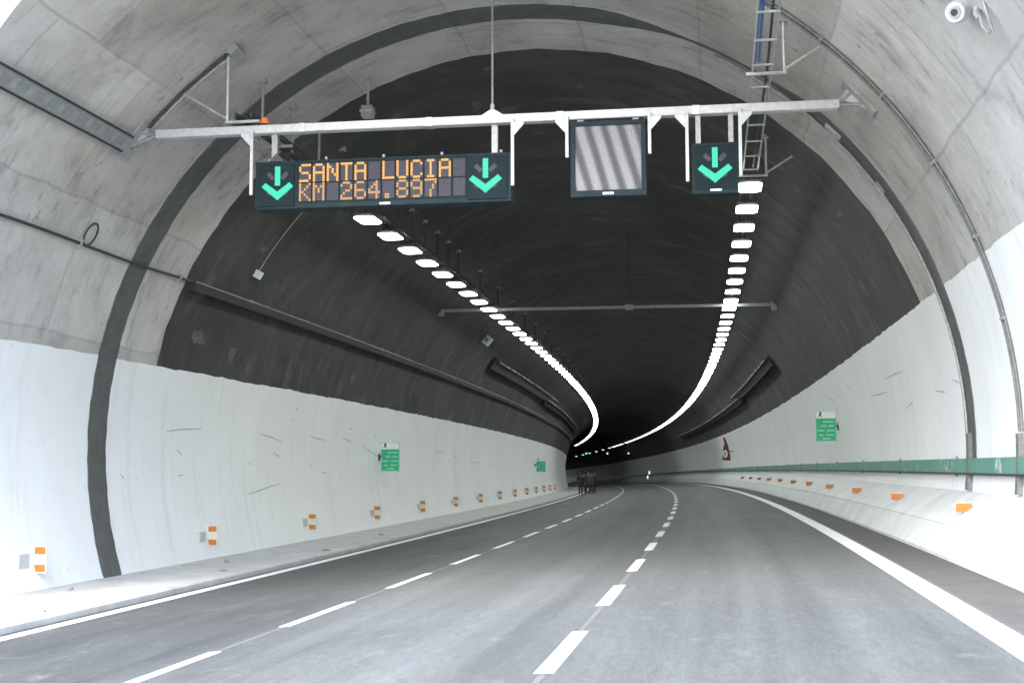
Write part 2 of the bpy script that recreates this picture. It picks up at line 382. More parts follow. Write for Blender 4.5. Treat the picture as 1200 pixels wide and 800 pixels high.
# ------------------------------------------------------------------ road, walkway, shoulder
def rz(s): return BANK*s
ts_road = [-130+2.5*i for i in range(52)] + tsteps(0, T_END)[1:]
ss = [-9.40 + (2.42+9.40)*i/12 for i in range(13)]
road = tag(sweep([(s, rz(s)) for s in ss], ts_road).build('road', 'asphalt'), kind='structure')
tag(sweep([(2.41, rz(2.41)-0.004), (2.43, rz(2.43)+0.001), (3.16, rz(3.16))], ts_road).build('shoulder', 'shoulder_concrete'), kind='structure')
wk = sweep([(-9.33, -0.66), (-9.345, -0.505), (-9.38, -0.478), (-10.4, -0.482), (-11.75, -0.50)], ts_road)
tag(wk.build('walkway', 'walkway_concrete'), kind='structure')
def strip(s0, s1, t0, t1, name):
    ts = [t0] + [t for t in ts_road if t0+0.1 < t < t1-0.1] + [t1]
    zo = 0.006
    m = sweep([(s0, rz(s0)+0.001), (s0+0.004, rz(s0)+zo), (s1-0.004, rz(s1)+zo), (s1, rz(s1)+0.001)], ts)
    return m.build(name, 'road_paint', road)
strip(-9.17, -8.90, -60, T_END, 'edge_line')
strip(2.08, 2.36, -60, T_END, 'edge_line')
def seam(s, t0, t1):
    sweep([(s-.03, rz(s-.03)+.0015), (s, rz(s)+.003), (s+.03, rz(s+.03)+.0015)], [t for t in ts_road if t0 <= t <= t1]).build('paving_seam', 'seam_grey', road)
seam(-1.53, -20, 180); seam(-5.28, -20, 180)
for i in range(-4, 50):
    strip(-1.615, -1.445, 10.5+5.13*i, 13.2+5.13*i, 'lane_dash')
    strip(-5.35, -5.215, 10.0+5.0*i, 12.9+5.0*i, 'lane_dash')

# ------------------------------------------------------------------ the tunnel itself
tun = thing('tunnel', 'curving road tunnel with white lower walls, pale concrete mouth and dark vault', 'tunnel', rot=False, loc=(0, 0, 0))
A_R, A_L = 19.25, 168.0
T_RING, T_DARK = 23.4, 25.66
_h = lambda t, k_: ((math.sin(t*127.1+k_*311.7)*43758.5453) % 1.0) - 0.5
def jit(t, k_): return 0.16*_h(t, k_) + 0.10*math.sin(t*1.9+k_) * math.sin(t*0.83+2*k_) + 0.05*math.sin(t*6.1+k_)
def lining(t_list, angs, name, mat, j0=None, j1=None, skew=False, edge=None, off=0.0):
    m = MB(); rows = []
    for it, t in enumerate(t_list):
        row = []
        for ia, a in enumerate(angs):
            aa = a
            if j0 is not None and ia == 0: aa += jit(t, j0)
            if j1 is not None and ia == len(angs)-1: aa += jit(t, j1)
            tt = t
            if skew and it == 0: tt = tportal(CS + RAD*math.cos(R_(a)))
            if edge is not None and it in edge: tt = t + 0.05*math.sin(a*0.9)*math.sin(a*0.37+1) + 0.02*math.sin(a*3.1)
            row.append((len(m.v), tt, R_(aa)*RAD)); m.v.append(CP(tt, aa, off))
        rows.append(row)
    for r0, r1 in zip(rows, rows[1:]):
        for q in range(len(angs)-1):
            f = (r0[q], r0[q+1], r1[q+1], r1[q]); m.f.append(tuple(x[0] for x in f)); m.uv.append(tuple((x[1], x[2]) for x in f))
    m.smooth = True
    return m.build(name, mat, tun)
an_v = [A_R-1 + (A_L+2-A_R)*i/88 for i in range(89)]
an_r = [-21 + (A_R+21)*i/20 for i in range(21)]
an_l = [A_L + (203-A_L)*i/18 for i in range(19)]
t_near = [14.9, 17.2] + [17.9+0.7*i for i in range(8)] + [T_RING]
lining(t_near, an_v, 'mouth_lining', 'cast_concrete', skew=True)
t_mid = [T_RING, 24.0, 24.6, 25.2, T_DARK]
lining(t_mid, an_v, 'ring_lining', 'cast_concrete', edge=(4,))
t_far = [T_DARK] + tsteps(26.4, T_END)
lining(t_far, an_v, 'vault', 'dark_vault_coating', edge=(0,))
t_all = [14.9, 17.2] + [17.2+0.28*i for i in range(1, 23)] + [T_RING+0.25*i for i in range(130)] + tsteps(56, T_END)
lining(t_all, an_r, 'white_wall', 'white_wall_paint', None, 1, skew=True, off=0.006)
lining(t_all, an_l, 'white_wall', 'white_wall_paint', 2, None, skew=True, off=0.006)
# expansion joint: a dark rubber band all round
def band_width(a):
    def sm(x): x = max(0.0, min(1.0, x)); return x*x*(3-2*x)
    return 0.05 + 0.32*max(sm((a-66)/12), sm((54-a)/8))
jb = MB(); prev = None
for i in range(161):
    a = -2.5 + 201*i/160; w = band_width(a) + 0.012*math.sin(a*1.7) + 0.008*math.sin(a*4.3)
    row = [CP(T_RING-w-.004, a, -0.01), CP(T_RING-w, a, 0.022), CP(T_RING, a, 0.026), CP(T_RING+w, a, 0.022), CP(T_RING+w+.004, a, -0.01)]
    if prev:
        for q in range(4): jb.quad(prev[q], row[q], row[q+1], prev[q+1])
    prev = row
jb.build('joint_band', 'joint_rubber', tun)
# pale lime scars on the dark vault: each its own irregular patch
def scar(t, a, lt, la, seed, mat='lime_scar'):
    r2 = random.Random(seed); n = 14; m = MB(); c = CP(t, a, .006); P = []
    for q in range(n):
        f = 2*math.pi*q/n; k_ = r2.uniform(.45, 1.0)
        P.append(CP(t + lt*k_*math.cos(f) + 0.25*lt*math.sin(f), a + la*k_*math.sin(f), .006))
    for q in range(n):
        i0 = len(m.v); m.v += [c, P[q], P[(q+1) % n]]; m.f.append((i0, i0+1, i0+2)); m.uv.append(None)
    m.build('lime_scar', mat, tun)
for q in ((31.6, 30.0, .22, 1.9, 1), (30.9, 27.2, .30, 2.2, 2), (29.4, 26.6, .18, 1.5, 3), (28.2, 37.5, .35, .8, 4), (30.6, 41, .2, .5, 5), (27.4, 162.5, .5, 1.6, 6), (29.6, 164, .32, 2.6, 7), (31.0, 165.8, .28, 1.3, 8),
          (34.0, 164.5, .25, 1.8, 9), (28.6, 145.2, .35, .6, 10), (27.1, 143.8, .18, .4, 11), (29, 102, .45, 1.6, 12), (28.2, 84, .3, .8, 13), (36.5, 24.8, .25, 2.0, 14), (40.5, 163, .35, 2.0, 15), (26.6, 97, .2, 1.2, 16)):
    scar(*q)
pbox(23.25, 23.62, 42.0, 44.6, 0.02, 0.035, na=2, nt=1).build('highlight_plate', 'white_steel', tun)  # added pale plates: bright highlights beside the joint, put into shape and colour
pbox(23.45, 23.66, 33.2, 34.9, 0.02, 0.035, na=2, nt=1).build('highlight_plate', 'white_steel', tun)
# far end closed by darkness of the bore itself: the tube simply runs on out of sight
# portal wall with an arched opening
pw = MB(); NA = 72
for (d0, d1, flip) in ((0.0, 0.0, False), (1.1, 1.1, True)):
    inner = []; outer = []
    for i in range(NA+1):
        a = -20 + (222.0)*i/NA; ca, sa = math.cos(R_(a)), math.sin(R_(a))
        s = CS + RAD*ca; inner.append(W(tportal(s)+d0, s, CZ + RAD*sa))
        # outer rectangle
        k_ = min((13.5/abs(ca)) if abs(ca) > 1e-6 else 1e9, (11.2/sa) if sa > 1e-6 else 1e9, (4.5/-sa) if sa < -1e-6 else 1e9)
        so = CS + k_*ca; outer.append(W(tportal(so)+d0, so, CZ + k_*sa))
    for i in range(NA):
        L0 = RAD*R_(-20+222*i/NA)
        q = (inner[i], outer[i], outer[i+1], inner[i+1]) if not flip else (inner[i], inner[i+1], outer[i+1], outer[i])
        pw.quad(*q, uv=((L0, 0), (L0, 3), (L0+.4, 3), (L0+.4, 0)))
    if not flip: o_front = outer
    else:
        for i in range(NA): pw.quad(o_front[i], outer[i], outer[i+1], o_front[i+1], uv=((0, 0), (1, 0), (1, 1), (0, 1)))
pw.build('portal_wall', 'cast_concrete', tun)

# ------------------------------------------------------------------ barrier on the outer side of the bend
bz = lambda s: rz(s)
prof = [(3.10, bz(3.1)-0.06), (3.10, 0.255), (3.13, 0.285), (3.375, 0.625), (3.405, 0.622), (3.405, 0.650), (4.10, 1.10), (4.24, 1.125), (4.45, 1.125), (4.45, 0.1)]
bar = sweep(prof, [-60+2.5*i for i in range(24)] + tsteps(0, T_END))
bar = tag(bar.build('concrete_barrier', 'barrier_paint'), 'white sloped concrete barrier along the wall with the green strip', 'barrier')
# green strip on the wall above the barrier
gs = thing('wall_strip', 'green painted metal strip with chipped paint running along the white wall', 'wall strip', 16, 4.1, 1.5, rot=False)
o0 = gs.location.copy()
def zang(z): return math.degrees(math.asin((z-CZ)/RAD))
pb = pbox(16.3, 300, zang(1.43), zang(1.68), 0.045, 0.085, na=2); pb.build('strip', 'green_strip', gs, o0)
pb = pbox(16.3, 300, zang(1.395), zang(1.43), 0.02, 0.10); pb.build('lower_lip', 'dark_cable', gs, o0)
for i in range(28):
    t = 17.5 + 7.2*i
    pbox(t, t+0.06, zang(1.36), zang(1.73), 0.0, 0.045, nt=1).build('bracket', 'grey_pipe', gs, o0)

# ------------------------------------------------------------------ conduits along the rings
def arc_pts(t, a0, a1, off, n=40): return [CP(t, a0+(a1-a0)*i/n, off) for i in range(n+1)]
cd = thing('conduit', 'pair of thin steel conduits arching up the wall near the tunnel mouth', 'conduit', 19.65, 4.1, 1.15, rot=False); o0 = cd.location.copy()
for dt in (-0.09, 0.07): MB().tube(arc_pts(19.65+dt, 0.3, 92, 0.035, 60), 0.024).build('pipe', 'conduit_grey', cd, o0)
pbox(19.57, 19.73, zang(1.13), zang(2.02), 0.0, 0.09, na=3, nt=1).build('cover_channel', 'conduit_grey', cd, o0)
for a in range(12, 92, 9): pbox(19.54, 19.76, a, a+0.25, 0.0, 0.066, nt=1).build('clip', 'grey_box', cd, o0)
cd = thing('conduit', 'steel pipe over the dark joint band on the wall with the green strip', 'conduit', 23.4, 4.1, 1.15, rot=False); o0 = cd.location.copy()
MB().tube(arc_pts(23.6, 0.3, 62, 0.05, 50), 0.03).build('pipe', 'grey_pipe', cd, o0)
pbox(23.3, 23.52, zang(1.13), zang(2.12), 0.0, 0.09, na=3, nt=1).build('cover_channel', 'conduit_grey', cd, o0)
cd = thing('conduit', 'thin conduit climbing the pale lining from the gantry corner plate', 'conduit', 20.8, -10.0, 7.2, rot=False); o0 = cd.location.copy()
MB().tube(arc_pts(20.72, 141, 123.3, 0.05, 16), 0.026).build('pipe', 'dark_cable', cd, o0)
MB().tube(arc_pts(20.86, 141, 123.3, 0.05, 16), 0.022).build('pipe', 'galvanised_steel', cd, o0)
pbox(20.62, 20.98, 122.6, 124.0, 0.0, 0.12, nt=1).build('junction_box', 'grey_box', cd, o0)
cd = thing('conduit', 'pale thin conduit with a white end box on the dark vault', 'conduit', 29, -10.8, 6.1, rot=False); o0 = cd.location.copy()
MB().tube(arc_pts(29, 149, 128, 0.04, 16), 0.014).build('pipe', 'grey_pipe', cd, o0)
pbox(28.9, 29.15, 148.8, 150.1, 0.0, 0.12, nt=1).build('end_box', 'sign_white', cd, o0)

# ------------------------------------------------------------------ cable duct from the mouth to the gantry, and the wall cable
cdct = thing('cable_duct', 'flat metal cable duct on the pale lining leading to the gantry', 'cable duct', 16, -10.0, 7.1, rot=False); o0 = cdct.location.copy()
pbox(15.9, 20.5, 139.75, 141.75, 0.0, 0.05, na=2).build('base', 'grey_box', cdct, o0)
pbox(15.9, 20.5, 139.55, 139.72, 0.0, 0.085).build('rail', 'dark_cable', cdct, o0)
pbox(15.9, 20.5, 141.78, 141.95, 0.0, 0.085).build('rail', 'dark_cable', cdct, o0)
for i in range(10):
    t = 16.05+0.45*i
    pbox(t, t+0.3, 140.25, 141.25, 0.05, 0.055, nt=1).build('slot', 'duct_grey', cdct, o0)
lc = thing('wall_cable', 'long dark cable line fixed along the lining above the walkway', 'cable', 15.8, -11.1, 5.4, rot=False); o0 = lc.location.copy()
MB().tube([CP(t, 154.5+0.12*math.sin(t*0.9), 0.045) for t in [15.6+0.4*i for i in range(27)]], 0.028).build('cable', 'dark_cable', lc, o0)
pbox(25.9, 210, 154.3, 155.5, 0.0, 0.16).build('tray', 'dark_cable', lc, o0)
MB().tube([CP(t, 154.1, 0.13) for t in tsteps(25.9, 210)], 0.016, 6).build('pipe', 'grey_box', lc, o0)
lp = []
for i in range(21):
    a = 2*math.pi*i/20 - 1.3
    lp.append(CP(21.1 + 0.19*math.cos(a), 153.0 - 1.55*math.sin(a), 0.06+0.01*i/20))
MB().tube(lp, 0.018).build('cable_loop', 'dark_cable', lc, o0)
for i in range(24):
    t = 16.6 + 4.3*i
    pbox(t, t+0.05, 153.9, 155.2, 0.0, 0.09, nt=1).build('clip', 'grey_box', lc, o0)

# ------------------------------------------------------------------ gantry
TG, ZB = 20.7, 7.27
ga = thing('gantry', 'pale steel gantry beam spanning the mouth and carrying the signs', 'gantry', TG, 0, 0)
gl = lambda s, z: (s, z - sag(TG)*0)
def gbox(name, s0, s1, y0, y1, z0, z1, mat='white_steel', bevel=0.006): return MB().box(s0, s1, y0, y1, z0, z1).build(name, mat, ga, bevel=bevel)
gbox('beam', -9.62, 1.86, -0.095, 0.095, ZB-0.072, ZB+0.072, 'white_steel', 0.012)
def plate(s_in, ang, sgn):
    a = R_(ang); sp, zp = CS + RAD*math.cos(a), CZ + RAD*math.sin(a)
    m = MB().prism([(s_in, ZB-0.10), (s_in, ZB+0.10), (CS+(RAD+.02)*math.cos(R_(ang-sgn*2.2)), CZ+(RAD+.02)*math.sin(R_(ang-sgn*2.2))), (CS+(RAD+.02)*math.cos(R_(ang+sgn*1.9)), CZ+(RAD+.02)*math.sin(R_(ang+sgn*1.9)))][::1], -0.012, 0.012)
    o = m.build('corner_plate', 'galvanised_steel', ga)
    # anchor shoe on the lining and two ribs
    for da in (-1.0, 1.2):
        aa = R_(ang+da); m2 = MB().tube([(s_in+0.02*sgn, 0.0, ZB), (CS+(RAD+.01)*math.cos(aa), 0.0, CZ+(RAD+.01)*math.sin(aa))], 0.03, 8)
        m2.build('strut', 'grey_pipe', ga)
    q = MB(); ta = (-math.sin(a), math.cos(a))
    P = [(sp+ta[0]*d-math.cos(a)*o_, zp+ta[1]*d-math.sin(a)*o_) for d, o_ in ((-.36, -.01), (-.36, .05), (.36, .05), (.36, -.01))]
    q.prism(P, -0.20, 0.20); q.build('anchor_shoe', 'grey_box', ga)
plate(-9.60, 140.0, -1); plate(1.84, 41.6, 1)
def hanger(s, zb, sgn):                     # a flat vertical hanger with a gusset under the beam
    hg = gbox('hanger', s-0.027, s+0.027, -0.15, -0.098, zb, ZB-0.02)
    MB().prism([(s+0.026*sgn, ZB-0.08), (s+0.19*sgn, ZB-0.08), (s+0.19*sgn, ZB-0.12), (s+0.026*sgn, ZB-0.30)][::(1 if sgn < 0 else -1)], -0.15, -0.11).build('gusset', 'white_steel', hg)
hanger(-7.86, 6.13, -1); hanger(-3.385, 6.13, 1)
hanger(-2.485, 6.56, -1); hanger(-1.145, 6.57, 1)
hanger(-0.545, 6.09, -1); hanger(0.295, 6.15, 1)
MB().tube([(-3.74, 0, ZB+0.06), (-3.74, 0, CZ+RAD-0.01)], 0.018).build('suspension_rod', 'grey_pipe', ga)
MB().prism([(-3.94, ZB+0.07), (-3.54, ZB+0.07), (-3.70, ZB+0.17), (-3.78, ZB+0.17)], -0.03, 0.03).build('rod_shoe', 'galvanised_steel', ga)
MB().tube([(-3.74, 0, ZB+0.15), (-3.74, 0, ZB+0.27)], 0.035).build('turnbuckle', 'galvanised_steel', ga)
for i in range(4): gbox('beam_joint', -7.0+2.2*i-0.06, -7.0+2.2*i+0.06, -0.101, 0.101, ZB-0.078, ZB+0.078, 'galvanised_steel', 0.004)
# orange beacon on the beam
bc = thing('beacon', 'small orange beacon standing on the gantry beam', 'beacon', TG, -7.69, ZB+0.072)
MB().tube([(0, 0, 0), (0, 0, 0.04)], 0.05, 12).build('base', 'black_plastic', bc)
MB().tube([(0, 0, 0.04), (0, 0, 0.10), (0, 0, 0.14)], 0.085, 14, r1=0.05).build('dome', 'orange_plastic', bc)

# ------------------------------------------------------------------ signs
FONT = {'S': '01111 10000 10000 01110 00001 00001 11110', 'A': '01110 10001 10001 11111 10001 10001 10001', 'N': '10001 11001 10101 10101 10011 10001 10001',
        'T': '11111 00100 00100 00100 00100 00100 00100', 'L': '10000 10000 10000 10000 10000 10000 11111', 'U': '10001 10001 10001 10001 10001 10001 01110',
        'C': '01110 10001 10000 10000 10000 10001 01110', 'I': '01110 00100 00100 00100 00100 00100 01110', 'K': '10001 10010 10100 11000 10100 10010 10001',
        'M': '10001 11011 10101 10101 10001 10001 10001', '2': '01110 10001 00001 00110 01000 10000 11111', '6': '01110 10000 10000 11110 10001 10001 01110',
        '4': '00010 00110 01010 10010 11111 00010 00010', '.': '00000 00000 00000 00000 00000 01100 01100', '8': '01110 10001 10001 01110 10001 10001 01110',
        '9': '01110 10001 10001 01111 00001 00001 01110', '7': '11111 00001 00010 00010 00100 00100 00100'}
def dots(ch, cx, cz, y, px=0.0415, pz=0.0445):
    m = MB()
    for r, row in enumerate(FONT[ch].split()):
        for c_, b in enumerate(row):
            if b == '1':
                x = cx + (c_-2)*px; z = cz + (3-r)*pz; h = 0.0185; hz_ = 0.020
                m.prism([(x-h, z-hz_*.6), (x-h*.6, z-hz_), (x+h*.6, z-hz_), (x+h, z-hz_*.6), (x+h, z+hz_*.6), (x+h*.6, z+hz_), (x-h*.6, z+hz_), (x-h, z+hz_*.6)], y-0.012, y)
    return m
def bar2(m, p0, p1, w, y0, y1):
    p0 = Vector(p0); p1 = Vector(p1); d = (p1-p0).normalized(); n = Vector((-d.y, d.x))*w/2
    m.prism([tuple(p0-n), tuple(p1-n), tuple(p1+n), tuple(p0+n)], y0, y1)
def arrow(parent, cx, cz, y, k_=1.0):   # strokes of one arrow panel
    m = MB()
    for a, b in (((-.17, .17), (-.07, .07)), ((.17, .17), (.07, .07)), ((-.17, -.19), (-.07, -.09)), ((.17, -.19), (.07, -.09))):
        bar2(m, (cx+a[0]*k_, cz+a[1]*k_), (cx+b[0]*k_, cz+b[1]*k_), .075*k_, y-0.006, y)
    m.build('unlit_cross', 'led_unlit', parent)
    m = MB(); w = .085*k_
    X, zt, zb = .245*k_, -.03*k_, -.285*k_
    m.prism([(cx-.045*k_, cz-.045*k_), (cx+.045*k_, cz-.045*k_), (cx+.045*k_, cz+.28*k_), (cx-.045*k_, cz+.28*k_)], y-0.016, y)
    s_ = m.build('arrow_shaft', 'led_teal', parent)
    m = MB()
    m.prism([(cx-X-.03*k_, cz+zt-.035*k_), (cx, cz+zb-.01), (cx+X+.03*k_, cz+zt-.035*k_), (cx+X-.035*k_, cz+zt+.035*k_), (cx, cz+zb+.135*k_), (cx-X+.035*k_, cz+zt+.035*k_)], y-0.016, y)
    m.build('arrow_head', 'led_teal', parent)
vm = thing('message_sign', 'wide dark message sign reading SANTA LUCIA KM 264.897 between two green arrows', 'sign', TG, -5.605, 5.88)
def L2(s, z): return s + 5.605, z - 5.88
MB().box(-2.195, 2.195, -0.10, 0.22, 0.0, 0.82).build('housing', 'sign_housing', vm, bevel=0.012)
x0, z0 = L2(-7.07, 5.98); x1, z1 = L2(-4.13, 6.67)
tsn = MB().box(x0, x1, -0.108, -0.09, z0-0.01, z1).build('text_screen', 'sign_face', vm)
for s in (-7.43, -3.80):
    x, z = L2(s, 6.29); ap = MB().box(x-0.33, x+0.33, -0.125, -0.09, z-0.365, z+0.365).build('arrow_panel', 'sign_face', vm, bevel=0.006)
    arrow(ap, x+(0.035 if s < -5 else -0.035), z+0.03, -0.127)
lines = ['SANTA LUCIA ', 'KM 264.897  ']
for r, txt in enumerate(lines):
    for i, ch in enumerate(txt):
        x, z = L2(-7.04+0.24*(i+0.5), 6.475-0.325*r)
        MB().box(x-0.100, x+0.100, -0.113, -0.107, z-0.148, z+0.148).build('led_cell', 'led_cell', tsn)
        if ch != ' ': dots(ch, x, z, -0.114).build('led_character', 'led_amber' if r == 0 else 'led_amber_pale', tsn)
x, z = L2(-7.43, 6.70); MB().prism([(x-.14, z), (x+.14, z), (x, z+.14)], -0.10, 0.05).build('lifting_lug', 'black_plastic', vm)
MB().tube([(-0.02, -0.112, 0.035), (0.16, -0.112, 0.035)], 0.02, 8).build('maker_badge', 'sign_white', vm)
for s in (-2.0, -1.0, 0.0, 1.0, 2.0): MB().tube([(s, 0.05, 0.82), (s, 0.05, 0.86), (s, 0.05, 0.90)], 0.025, 8).build('lifting_eye', 'grey_box', vm)
for s in (-1.9, 1.9): MB().box(s-0.05, s+0.05, 0.0, 0.10, 0.815, ZB-5.88-0.071).build('top_bracket', 'grey_pipe', vm)

mx = thing('matrix_sign', 'square framed matrix sign with a blank rippled grey screen', 'sign', TG, -1.82, 5.90)
MB().box(-0.61, 0.61, -0.10, 0.16, 0.0, 1.25).build('housing', 'sign_housing', mx, bevel=0.012)
MB().box(-0.535, 0.535, -0.106, -0.09, 0.105, 1.17).build('screen', 'matrix_screen', mx)
for (a, b, c_, d) in ((-.61, .61, 1.17, 1.25), (-.61, .61, 0.0, .105), (-.61, -.535, .105, 1.17), (.535, .61, .105, 1.17)):
    MB().box(a+.002, b-.002, -0.135, -0.099, c_+.002, d-.002).build('bezel', 'sign_housing', mx)
MB().tube([(-0.09, -0.136, 0.045), (0.09, -0.136, 0.045)], 0.022, 8).build('maker_badge', 'sign_white', mx)
for s in (-.45, .45): MB().box(s-.05, s+.05, -0.05, 0.05, 1.245, ZB-5.90-0.071).build('top_bracket', 'grey_pipe', mx)

ls = thing('lane_signal', 'small dark lane signal with one green arrow pointing down', 'signal', TG, -0.11, 5.89)
MB().box(-0.37, 0.37, -0.09, 0.16, 0.0, 0.83).build('housing', 'sign_housing', ls, bevel=0.012)
ap = MB().box(-0.33, 0.33, -0.102, -0.085, 0.07, 0.79).build('arrow_panel', 'sign_face', ls)
arrow(ap, 0.0, 0.465, -0.104, 1.0)
MB().tube([(-0.08, -0.105, 0.055), (0.10, -0.105, 0.055)], 0.02, 8).build('maker_badge', 'sign_white', ls)
for s in (-.26, .26): MB().box(s-.04, s+.04, -0.04, 0.04, 0.825, ZB-5.89-0.071).build('top_bracket', 'grey_pipe', ls)

# ------------------------------------------------------------------ lamp rows and their ladder trays
S_L, Z_L, S_R, Z_R = -8.04, 7.245, 0.64, 7.42
def lamp_panel(w=0.24, l=0.43, c=0.09):
    P = [(-w+c, -l), (w-c, -l), (w, -l+c), (w, l-c), (w-c, l), (-w+c, l), (-w, l-c), (-w, -l+c)]
    m = MB(); m.v = [(x, y, z) for z in (-0.012, 0.0115) for x, y in P]
    m.f = [tuple(range(7, -1, -1)), tuple(range(8, 16))] + [(q, (q+1) % 8, 8+(q+1) % 8, 8+q) for q in range(8)]; m.uv = [None]*10
    return m
def make_lamp(label, group):
    r = thing('tunnel_lamp', label, 'lamp', 30, 0, 7, group)
    MB().box(-0.235, 0.235, -0.42, 0.42, 0.012, 0.085).build('housing', 'conduit_grey', r, bevel=0.01)
    lamp_panel().build('diffuser', 'lamp_glass', r)
    return r
def place(o, t, s, z):
    o.location = W(t, s, z); o.rotation_euler = (0, 0, -psi(t))
lampA = make_lamp('lit white lamp further along the ceiling row over the lane beside the walkway', 'ceiling lamp row beside the walkway')
lampB = make_lamp('lit white lamp further along the ceiling row over the lane beside the green strip', 'ceiling lamp row beside the green strip')
def dimmed(o, mat):                        # the lamps are dimmed in steps deeper in the tunnel
    for ch in o.children:
        if ch.name.startswith('diffuser'):
            for sl in ch.material_slots: sl.link = 'OBJECT'; sl.material = M[mat]
def lamp_at(proto, i, t, s, z):
    o = proto if i == 0 else copy_tree(proto); place(o, t, s, z)
    if t > 185: dimmed(o, 'lamp_glass_low')
    elif t > 125: dimmed(o, 'lamp_glass_half')
    return o
rowA = [lamp_at(lampA, i, 26.57+2.17*i, S_L, Z_L) for i in range(104)]
rowB = [lamp_at(lampB, i, 27.4+2.36*i, S_R, Z_R) for i in range(102)] + [lamp_at(lampB, 1, 272.0+13*i, S_R, Z_R) for i in range(6)]
rowA[0]['label'] = 'lit white lamp mostly hidden behind the message sign'
rowA[1]['label'] = 'lit white lamp showing first beneath the message sign'
rowB[0]['label'] = 'lit white lamp just beside the lane signal under the blue cable tray'
rowB[1]['label'] = 'second lit white lamp after the lane signal in the row beside the green strip'
def ladder(s, z, t0, t1, t_rung, label, cables, t_pale):
    r = thing('ladder_tray', label, 'cable tray', t0, s, z, rot=False); o = r.location.copy()
    ts = tsteps(t0, t1)
    for ds in (-0.145, 0.145):
        for ta, tb, mt in ((t0, t_pale, 'galvanised_steel'), (t_pale, t1, 'tray_shaded')):  # same steel throughout; deeper lengths have the gloom painted into their colour
            if tb-ta < 0.5: continue
            m = sweep([(s+ds-0.012, z+0.0), (s+ds+0.012, z), (s+ds+0.012, z+0.09), (s+ds-0.012, z+0.09)], tsteps(ta+0.003, tb), close=True); m.build('rail', mt, r, o)
    t = t0 + 0.3
    while t < t_rung:
        MB().box(-0.16, 0.16, -0.016, 0.016, -0.02, 0.008, fn=lambda x, y, q: W(t+y, s+x, z+q)).build('rung', 'white_steel' if t < t_pale else 'tray_shaded', r, o); t += 1.18
    for k_, (ds, mt) in enumerate(cables):
        tq = tsteps(t0, 19.6) if mt == 'blue_cable' else ts
        MB().tube([W(q, s+ds+0.015*math.sin(q*0.6+k_), z+0.045) for q in tq], 0.02, 6).build('cable', mt, r, o)
    return r
ladder(S_L, Z_L+0.24, 20.5, 280, 60, 'ladder cable tray carrying the lamp row beside the walkway', [(-.08, 'dark_cable'), (.05, 'dark_cable')], 20.6)
ladder(S_R, Z_R+0.24, 15.8, 280, 60, 'ladder cable tray with blue cables carrying lamps beside the green strip', [(-.11, 'blue_cable'), (-.06, 'blue_cable'), (.06, 'dark_cable')], 26.8)
def tray_hanger(t, s, z, side, label, group, gs_='galvanised_steel'):
    r = thing('tray_hanger', label, 'bracket', t, s, z, group)
    so = 0.34*side
    zt = CZ + math.sqrt(RAD**2 - (s+so-CS)**2) - z
    MB().tube([(so, 0, -0.02), (so, 0, zt+0.01)], 0.028, 8).build('rod', gs_, r)
    MB().box(min(-0.25*side, so+.03*side), max(-0.25*side, so+.03*side), -0.025, 0.025, -0.055, -0.012).build('foot', gs_, r)
    for fx in np.arange(0.3, 3, 0.02):
        x, zz = so + side*fx, 0.02 + fx*0.62
        if math.hypot(s+x-CS, z+zz-CZ) > RAD-0.02: break
    MB().tube([(so, 0, 0.02), (x, 0, zz)], 0.022, 8).build('brace', gs_, r)
    MB().box(so-.07, so+.07, -.07, .07, zt-.05, zt+.04).build('ceiling_plate', 'grey_box', r)
    return r
for i in range(34):
    tray_hanger(20.75 + 1.75*i if i < 12 else 41.8+4.4*(i-12), S_L, Z_L+0.24, -1, 'steel rod hanger with slanting brace over the lamp row beside the walkway' if i else 'pale rod hanger with slanting brace above the gantry end by the orange beacon', 'tray hangers beside the walkway', 'galvanised_steel' if i == 0 else ('grey_pipe' if i < 4 else 'tray_shaded'))  # hanger steel darkens in steps, shade of the vault put into its colour
for t_, lb_ in ((20.0, 'pale rod hanger with slanting brace above the gantry by the blue cables'), (27.2, 'pale rod hanger with slanting brace beside the lane signal lamps')):
    tray_hanger(t_, S_R, Z_R+0.24, 1, lb_, None)
for i in range(24):
    t = 36.0+5.2*i; r = thing('tray_rod', 'thin dark rod hanger over the lamp row beside the green strip', 'bracket', t, S_R, Z_R+0.24, 'tray rods beside the green strip')
    zt = CZ + math.sqrt(RAD**2 - (S_R-CS)**2) - (Z_R+0.24)
    MB().tube([(0, 0, 0.03), (0, 0, zt+.01)], 0.016, 6).build('rod', 'dark_cable', r)
    MB().box(-.2, .2, -.02, .02, -0.045, -0.021).build('foot', 'dark_cable', r)

# ------------------------------------------------------------------ ceiling devices near the mouth
sn = thing('ceiling_sensor', 'small grey sensor box hanging on a rod from the dark vault', 'sensor', 25.0, -7.05, 8.62)
MB().tube([(0, 0, 0.22), (0, 0, 0.78)], 0.03, 8).build('rod', 'galvanised_steel', sn)
MB().box(-0.12, 0.12, -0.12, 0.12, 0.0, 0.24).build('box', 'grey_box', sn, bevel=0.02)
MB().box(-0.14, 0.14, -0.13, 0.13, 0.10, 0.14).build('band', 'galvanised_steel', sn)
cc = thing('camera_dome', 'white round camera fixed on the pale lining at the tunnel mouth', 'camera', rot=False, loc=CP(14.75, 35.5, 0.0))
a = R_(35.6); nin = Vector((-math.cos(a)*math.cos(psi(15)), math.cos(a)*math.sin(psi(15)), -math.sin(a))); fw = Vector((-math.sin(psi(15)), -math.cos(psi(15)), 0))
ax = (nin*0.55 + fw*0.75).normalized()
MB().tube([nin*-0.03, nin*0.08], 0.10, 16).build('mount', 'white_steel', cc)
MB().tube([nin*0.10, nin*0.10+ax*0.10, nin*0.10+ax*0.15], 0.135, 20, r1=0.11).build('housing', 'white_steel', cc)
